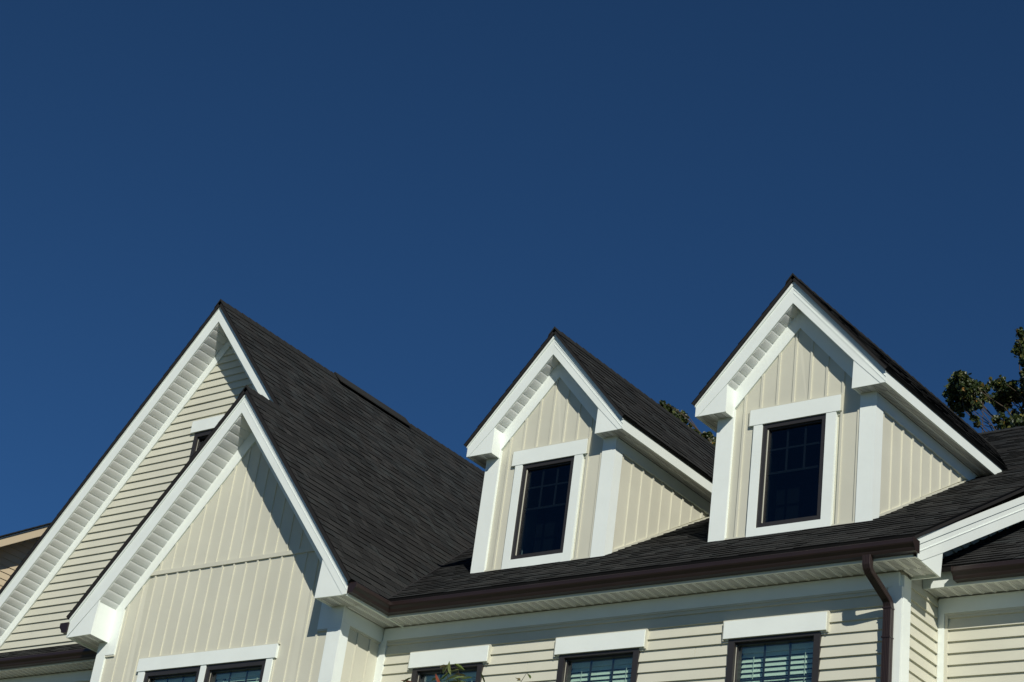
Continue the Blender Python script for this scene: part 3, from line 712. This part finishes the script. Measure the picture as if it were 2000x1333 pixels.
def window_flat(d, mp, a0, a1, z0, z1, dz):
    """window of a dormer: same pieces as window(), hung under the dormer itself"""
    zin, fw, dep = -.02, .048, .022
    o = rect(a0, a1, z0, z1); i = rect(a0+fw, a1-fw, z0+fw, z1-fw); s = fw+.014; q = rect(a0+s, a1-s, z0+s, z1-s)
    mb = MB()
    for k in range(4):
        j = (k+1) % 4; mb.slab(mp, [o[k], o[j], i[j], i[k]], dep, zin-.05)
    part('window_frame', mb, FRAME, d)
    mb = MB()
    for k in range(4):
        j = (k+1) % 4; mb.slab(mp, [i[k], i[j], q[j], q[k]], zin+.02, zin-.05)
    part('sash', mb, FRAME, d)
    part('jamb_liner', MB().slab(mp, rect(a0+fw+.0005, a0+fw+.007, z0+fw+.01, z1-fw-.01), zin+.028, zin-.03), CREAMV, d)
    rail = 1.556+dz; h1 = 1.809+dz
    part('pane', MB().slab(mp, rect(a0+s, a1-s, rail, z1-s), zin, zin-.004), GLASSD, d); part('pane', MB().slab(mp, rect(a0+s, a1-s, z0+s, rail-.0005), zin, zin-.004), GLASSD, d)
    W_ = a1-a0-2*s
    for t in (.335, .672): part('muntin', MB().slab(mp, rect(a0+s+W_*t-.009, a0+s+W_*t+.009, rail, z1-s), zin-.0055, zin-.016), FRAME, d)
    part('muntin', MB().slab(mp, rect(a0+s, a1-s, h1-.009, h1+.009), zin-.0050, zin-.0165), FRAME, d)
    part('meeting_rail', MB().slab(mp, rect(a0+s, a1-s, rail-.011, rail+.011), zin-.0050, zin-.02), FRAME, d)
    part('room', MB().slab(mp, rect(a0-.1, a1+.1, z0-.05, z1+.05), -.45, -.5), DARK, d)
dormer(.512, .0, 1.69, 45)
dormer(3.496, -.022, 1.69, 60)

# ---- main windows
for i, o in enumerate(OPEN):
    wn = window(house, F(0), o[0], o[1], o[2], o[3]-.006, .062, (-.84,), -1.19, True, .030, GLASS)
    a0, a1 = o[0]-.045, o[1]+.062
    board(wn, F(0), rect(a0, a1, -.470, -.307), .052, name='window_header')
    board(wn, F(0), rect(a0-.014, a1+.014, -.3065, -.294), .042, CREAM, 'channel_trim')
    for x in (a0-.014, a1+.0005): board(wn, F(0), rect(x, x+.0135, -.485, -.307), .042, CREAM, 'channel_trim')
    for x0, x1 in ((a0, o[0]-.001), (o[1]+.001, a1)): board(wn, F(0), rect(x0, x1, -.485, -.4705), .030, CREAM, 'channel_trim')

# ================================================================== neighbour's tan gable
nh = bpy.data.objects.new('neighbour_house', None); C.objects.link(nh); nh.location = (-10.08, 1.79, 0); nh.rotation_euler = (0, 0, math.radians(-6))
tag(nh, 'tan sided house with tan fascia partly hidden behind the big gable at far left', 'house')
XT = -10.4; NY, NZ, NS = 1.79, 2.937, .679
def nz_(y): return NZ + NS*(y-NY)
def npart(name, mb, m, par=None): return link(name, mb.mesh(name), m, par or nh, (10.08, -1.79, HZ) if par is None else None)
nw = npart('wall', MB().slab(S(XT), [(-.6, -HZ), (9.4, -HZ), (9.4, 1), (4.5, nz_(4.5)-.056), (-.6, nz_(-.6)-.056)], -.002, -.1).box(-12.2, XT-.1, -.6, -.5, -HZ, 1.3), TAN)
def nsiding():
    z = .5
    while z < 4.6:
        pl = clip(rect(-.6, 4.5, z, z+EXPO), [under(NY, NZ-.060, NS)])
        if len(pl) > 2:
            zz = z; o = link('siding_board', MB().slab(S(XT), pl, lambda a, q: .016-.013*(q-zz)/EXPO).mesh('siding_board'), TAN, nw)
        z += EXPO
nsiding()
XV = XT + .32
npart('rake_board', MB().slab(S(XV), [(-.9, nz_(-.9)-.05), (4.5, nz_(4.5)-.05), (4.5, nz_(4.5)+.085), (-.9, nz_(-.9)+.085)], 0, -.02), TAN)
npart('drip_trim', MB().slab(S(XV), [(-.9, nz_(-.9)+.0855), (4.5, nz_(4.5)+.0855), (4.5, nz_(4.5)+.105), (-.9, nz_(-.9)+.105)], .01, -.02), WHITE)
npart('soffit', MB().prism([(XT, -.9, nz_(-.9)-.058), (XV-.001, -.9, nz_(-.9)-.058), (XV-.001, 4.5, nz_(4.5)-.058), (XT, 4.5, nz_(4.5)-.058)], [(XT, -.9, nz_(-.9)-.051), (XV-.001, -.9, nz_(-.9)-.051), (XV-.001, 4.5, nz_(4.5)-.051), (XT, 4.5, nz_(4.5)-.051)]), TAN)
nr = npart('roof', MB().prism([(-12.4, -.95, nz_(-.95)+.106), (XV+.03, -.95, nz_(-.95)+.106), (XV+.03, 4.5, nz_(4.5)+.106), (-12.4, 4.5, nz_(4.5)+.106)][::-1], [(-12.4, -.95, nz_(-.95)+.125), (XV+.03, -.95, nz_(-.95)+.125), (XV+.03, 4.5, nz_(4.5)+.125), (-12.4, 4.5, nz_(4.5)+.125)][::-1]).prism([(-12.4, 9.9, nz_(-.95)+.125), (-12.4, 4.5, nz_(4.5)+.125), (XV+.03, 4.5, nz_(4.5)+.125), (XV+.03, 9.9, nz_(-.95)+.125)], [(-12.4, 9.9, nz_(-.95)+.1), (-12.4, 4.5, nz_(4.5)+.1), (XV+.03, 4.5, nz_(4.5)+.1), (XV+.03, 9.9, nz_(-.95)+.1)]), DECK)
sm = MB(); y = -.95
while y < 4.5:     # butts of the courses along the verge
    for x in (-.3, -.6):
        sm.prism([(XV+.04+x, y, nz_(y)+.12), (XV+.04+x+.3, y, nz_(y)+.12), (XV+.04+x+.3, y, nz_(y)+.142), (XV+.04+x, y, nz_(y)+.142)], [(XV+.04+x, y+.11, nz_(y+.11)+.12), (XV+.04+x+.3, y+.11, nz_(y+.11)+.12), (XV+.04+x+.3, y+.11, nz_(y+.11)+.127), (XV+.04+x, y+.11, nz_(y+.11)+.127)])
    y += .11
link('shingle_edge', sm.mesh('shingle_edge', True), SHING, nr, None, 'stuff')

# ================================================================== trees
def unproj(u, v, y):
    d = CR*((u-PPX)/FPX) - CU*((v-PPY)/FPX) + CF
    return CP + d*((y-CP.y)/d.y)
def limb(mb, a, b, r0, r1, seg=5, wob=.04):
    a, b = Vector(a), Vector(b); n = 6; d = (b-a); L_ = d.length; d.normalize()
    s = d.orthogonal().normalized(); t = d.cross(s); base = len(mb.v); wx = 0; wy = 0
    for k in range(n+1):
        f = k/n; c = a.lerp(b, f) + s*wx + t*wy
        if 0 < k < n-1: wx += random.uniform(-wob, wob)*L_*.3; wy += random.uniform(-wob, wob)*L_*.3
        if k == n-1: wx *= .5; wy *= .5
        if k == n: c = b
        r = r0+(r1-r0)*f
        for i in range(seg):
            an = 2*math.pi*i/seg; mb.v.append(tuple(c + s*(math.cos(an)*r) + t*(math.sin(an)*r)))
    for k in range(n):
        for i in range(seg):
            j = (i+1) % seg; mb.f.append((base+k*seg+i, base+k*seg+j, base+(k+1)*seg+j, base+(k+1)*seg+i)); mb.t.append(.5)
def leaf(mb, p, size, tone, elong=1.0, up=None, wd=.45):
    q = Vector((random.gauss(0, 1), random.gauss(0, 1), random.gauss(0, .7))).normalized() if up is None else up
    s = q.orthogonal().normalized(); an = random.random()*6.28
    r = (s*math.cos(an) + q.cross(s)*math.sin(an)); t = q.cross(r)
    p = Vector(p); a = size*elong; b = size*wd; fold = q*size*.16
    v = [p - r*a*.5, p - r*a*.12 + t*b + fold, p + r*a*.28 + t*b*.8 + fold, p + r*a*.55, p + r*a*.28 - t*b*.8 + fold, p - r*a*.12 - t*b + fold]
    k = len(mb.v); mb.v += [tuple(x) for x in v]
    mb.f += [(k, k+1, k+2, k+3), (k, k+3, k+4, k+5)]; mb.t += [tone, tone]
def tree(name, label, base, blobs, nleaf, size, group=None):
    root = bpy.data.objects.new(name, None); C.objects.link(root); root.location = (base[0], base[1], 0)
    tag(root, label, 'tree', group)
    off = Vector((base[0], base[1], -HZ)); cr, tk = MB(), MB()
    zc = min(b[0].z for b in blobs); top = Vector((base[0], base[1], zc-1.5))
    limb(tk, (0, 0, 0), top-off, .22, .12, 8, .03)
    tot = sum(b[1]**2 for b in blobs)
    for c, r in blobs:
        tip = c + Vector((0, 0, r*.55)); st = top + Vector((random.uniform(-.3, .3), random.uniform(-.3, .3), random.uniform(-1.2, 1.2)))
        limb(tk, st-off, tip-off, .022, .005, 5, .10)
        m_ = c - Vector((0, 0, r*.5))
        for _ in range(4):
            d = Vector((random.gauss(0, 1), random.gauss(0, 1), random.gauss(.3, 1))).normalized()*r*.85
            limb(tk, m_-off, c+d-off, .014, .003, 4, .1)
        n = int(nleaf*r*r/tot); sub = [Vector((random.gauss(0, 1), random.gauss(0, 1), random.gauss(0, 1))).normalized()*r*random.uniform(.35, .95) for _ in range(max(5, n//22))]
        for _ in range(n):
            s0 = random.choice(sub); p = c + s0 + Vector((random.gauss(0, 1), random.gauss(0, 1), random.gauss(0, 1)))*r*.2
            t = random.random(); t = t*.86 if random.random() < .94 else .88+.12*random.random()
            leaf(cr, p-off, size*random.uniform(.7, 1.25), t)
    link('trunk', tk.mesh('trunk', smooth=True), BARK, root, (0, 0, 0)); link('crown', cr.mesh('crown', True), LEAF, root, (0, 0, 0))
    return root
def blob6(L_, y, sc, ox, oy):
    out = []
    for a, b, r in L_:
        p = unproj(ox+a/sc, oy+b/sc, y + random.uniform(-.8, .8)); out.append((p, r/sc/((p-CP).dot(CF))**-1/FPX))
    return out
TB = blob6([(345, 590, 105), (300, 700, 120), (430, 690, 130), (440, 830, 140), (590, 740, 75), (610, 850, 80), (230, 800, 90), (300, 870, 110), (790, 650, 90), (800, 760, 110), (930, 710, 100), (880, 830, 120), (1030, 780, 110), (720, 860, 70), (830, 950, 90),
            (1040, 80, 60), (1040, 180, 60), (1050, 300, 80), (1085, 240, 90), (1090, 390, 50), (1070, 560, 45), (1110, 470, 60), (970, 1080, 90), (1060, 1100, 90), (800, 1110, 80), (900, 1140, 90), (490, 1090, 55), (540, 1150, 40), (380, 960, 90), (520, 930, 60),
            (1180, 120, 130), (1250, 350, 170), (1180, 650, 150), (1300, 800, 200), (1200, 950, 140), (1450, 500, 250), (1500, 100, 260), (1300, 1200, 200)], 14, 6.06, 1820, 640)
tree('tree', 'leafy green tree with a few yellow leaves behind the right dormer', (1.2, 14.2), TB, 15500, .062)
TC = blob6([(330, 280, 55), (400, 370, 85), (480, 420, 80), (570, 450, 80), (690, 520, 95), (740, 600, 70), (840, 690, 60), (900, 780, 40), (960, 830, 45), (1120, 870, 60), (1190, 880, 70), (1240, 980, 70), (1330, 960, 80), (1330, 1040, 90), (500, 560, 90), (640, 700, 100), (800, 850, 100), (1000, 980, 110), (1450, 1000, 110)], 15, 9.52, 1260, 760)
tree('tree', 'green treetop peeking over the left dormer roof between the two dormers', (-5.9, 15.2), TC, 5500, .062)

# ---- young shrub in front of the wall, only its top shoots reach the picture
sb = bpy.data.objects.new('shrub', None); C.objects.link(sb); sb.location = (3.9, -3.1, 0)
tag(sb, 'thin leafy shoots rising in front of the leftmost window of the long wall', 'shrub')
off = Vector((3.9, -3.1, -HZ)); tk, cr = MB(), MB()
root0 = Vector((3.9, -3.1, -3.6)); limb(tk, (0, 0, 0), root0-off, .05, .025, 7, .03)
SP = [((880, 1333), (868, 1296), 8), ((905, 1340), (893, 1300), 7), ((880, 1345), (905, 1318), 7), ((1003, 1340), (1028, 1312), 4), ((800, 1340), (792, 1322), 4), ((935, 1345), (932, 1326), 3), ((870, 1345), (855, 1320), 6)]
for (u0, v0), (u1, v1), n in SP:
    y = -3.1 + random.uniform(-.25, .25); a, b = unproj(u0, v0+14, y), unproj(u1, v1+4, y)
    limb(tk, root0-off, a-off, .009, .0035, 4, .03); limb(tk, a-off, b-off, .0035, .0015, 4, .02)
    for k in range(n):
        f = (k+.6)/n; p = a.lerp(b, f) + Vector((random.uniform(-.02, .02), random.uniform(-.02, .02), random.uniform(-.01, .02)))
        d = Vector((random.uniform(-1, 1), random.uniform(-1, 1), random.uniform(-.5, .6))).normalized()
        up = Vector((random.uniform(-.5, .5), random.uniform(-.8, .1), 1)).normalized()
        leaf(cr, p + d*.035 - off, random.uniform(.062, .085), random.random()*.9 if random.random() < .97 else 1, 1.5, up if random.random() < .6 else None, .22)
link('stem', tk.mesh('stem', smooth=True), BARK, sb, (0, 0, 0)); link('foliage', cr.mesh('foliage', True), LEAF2, sb, (0, 0, 0))
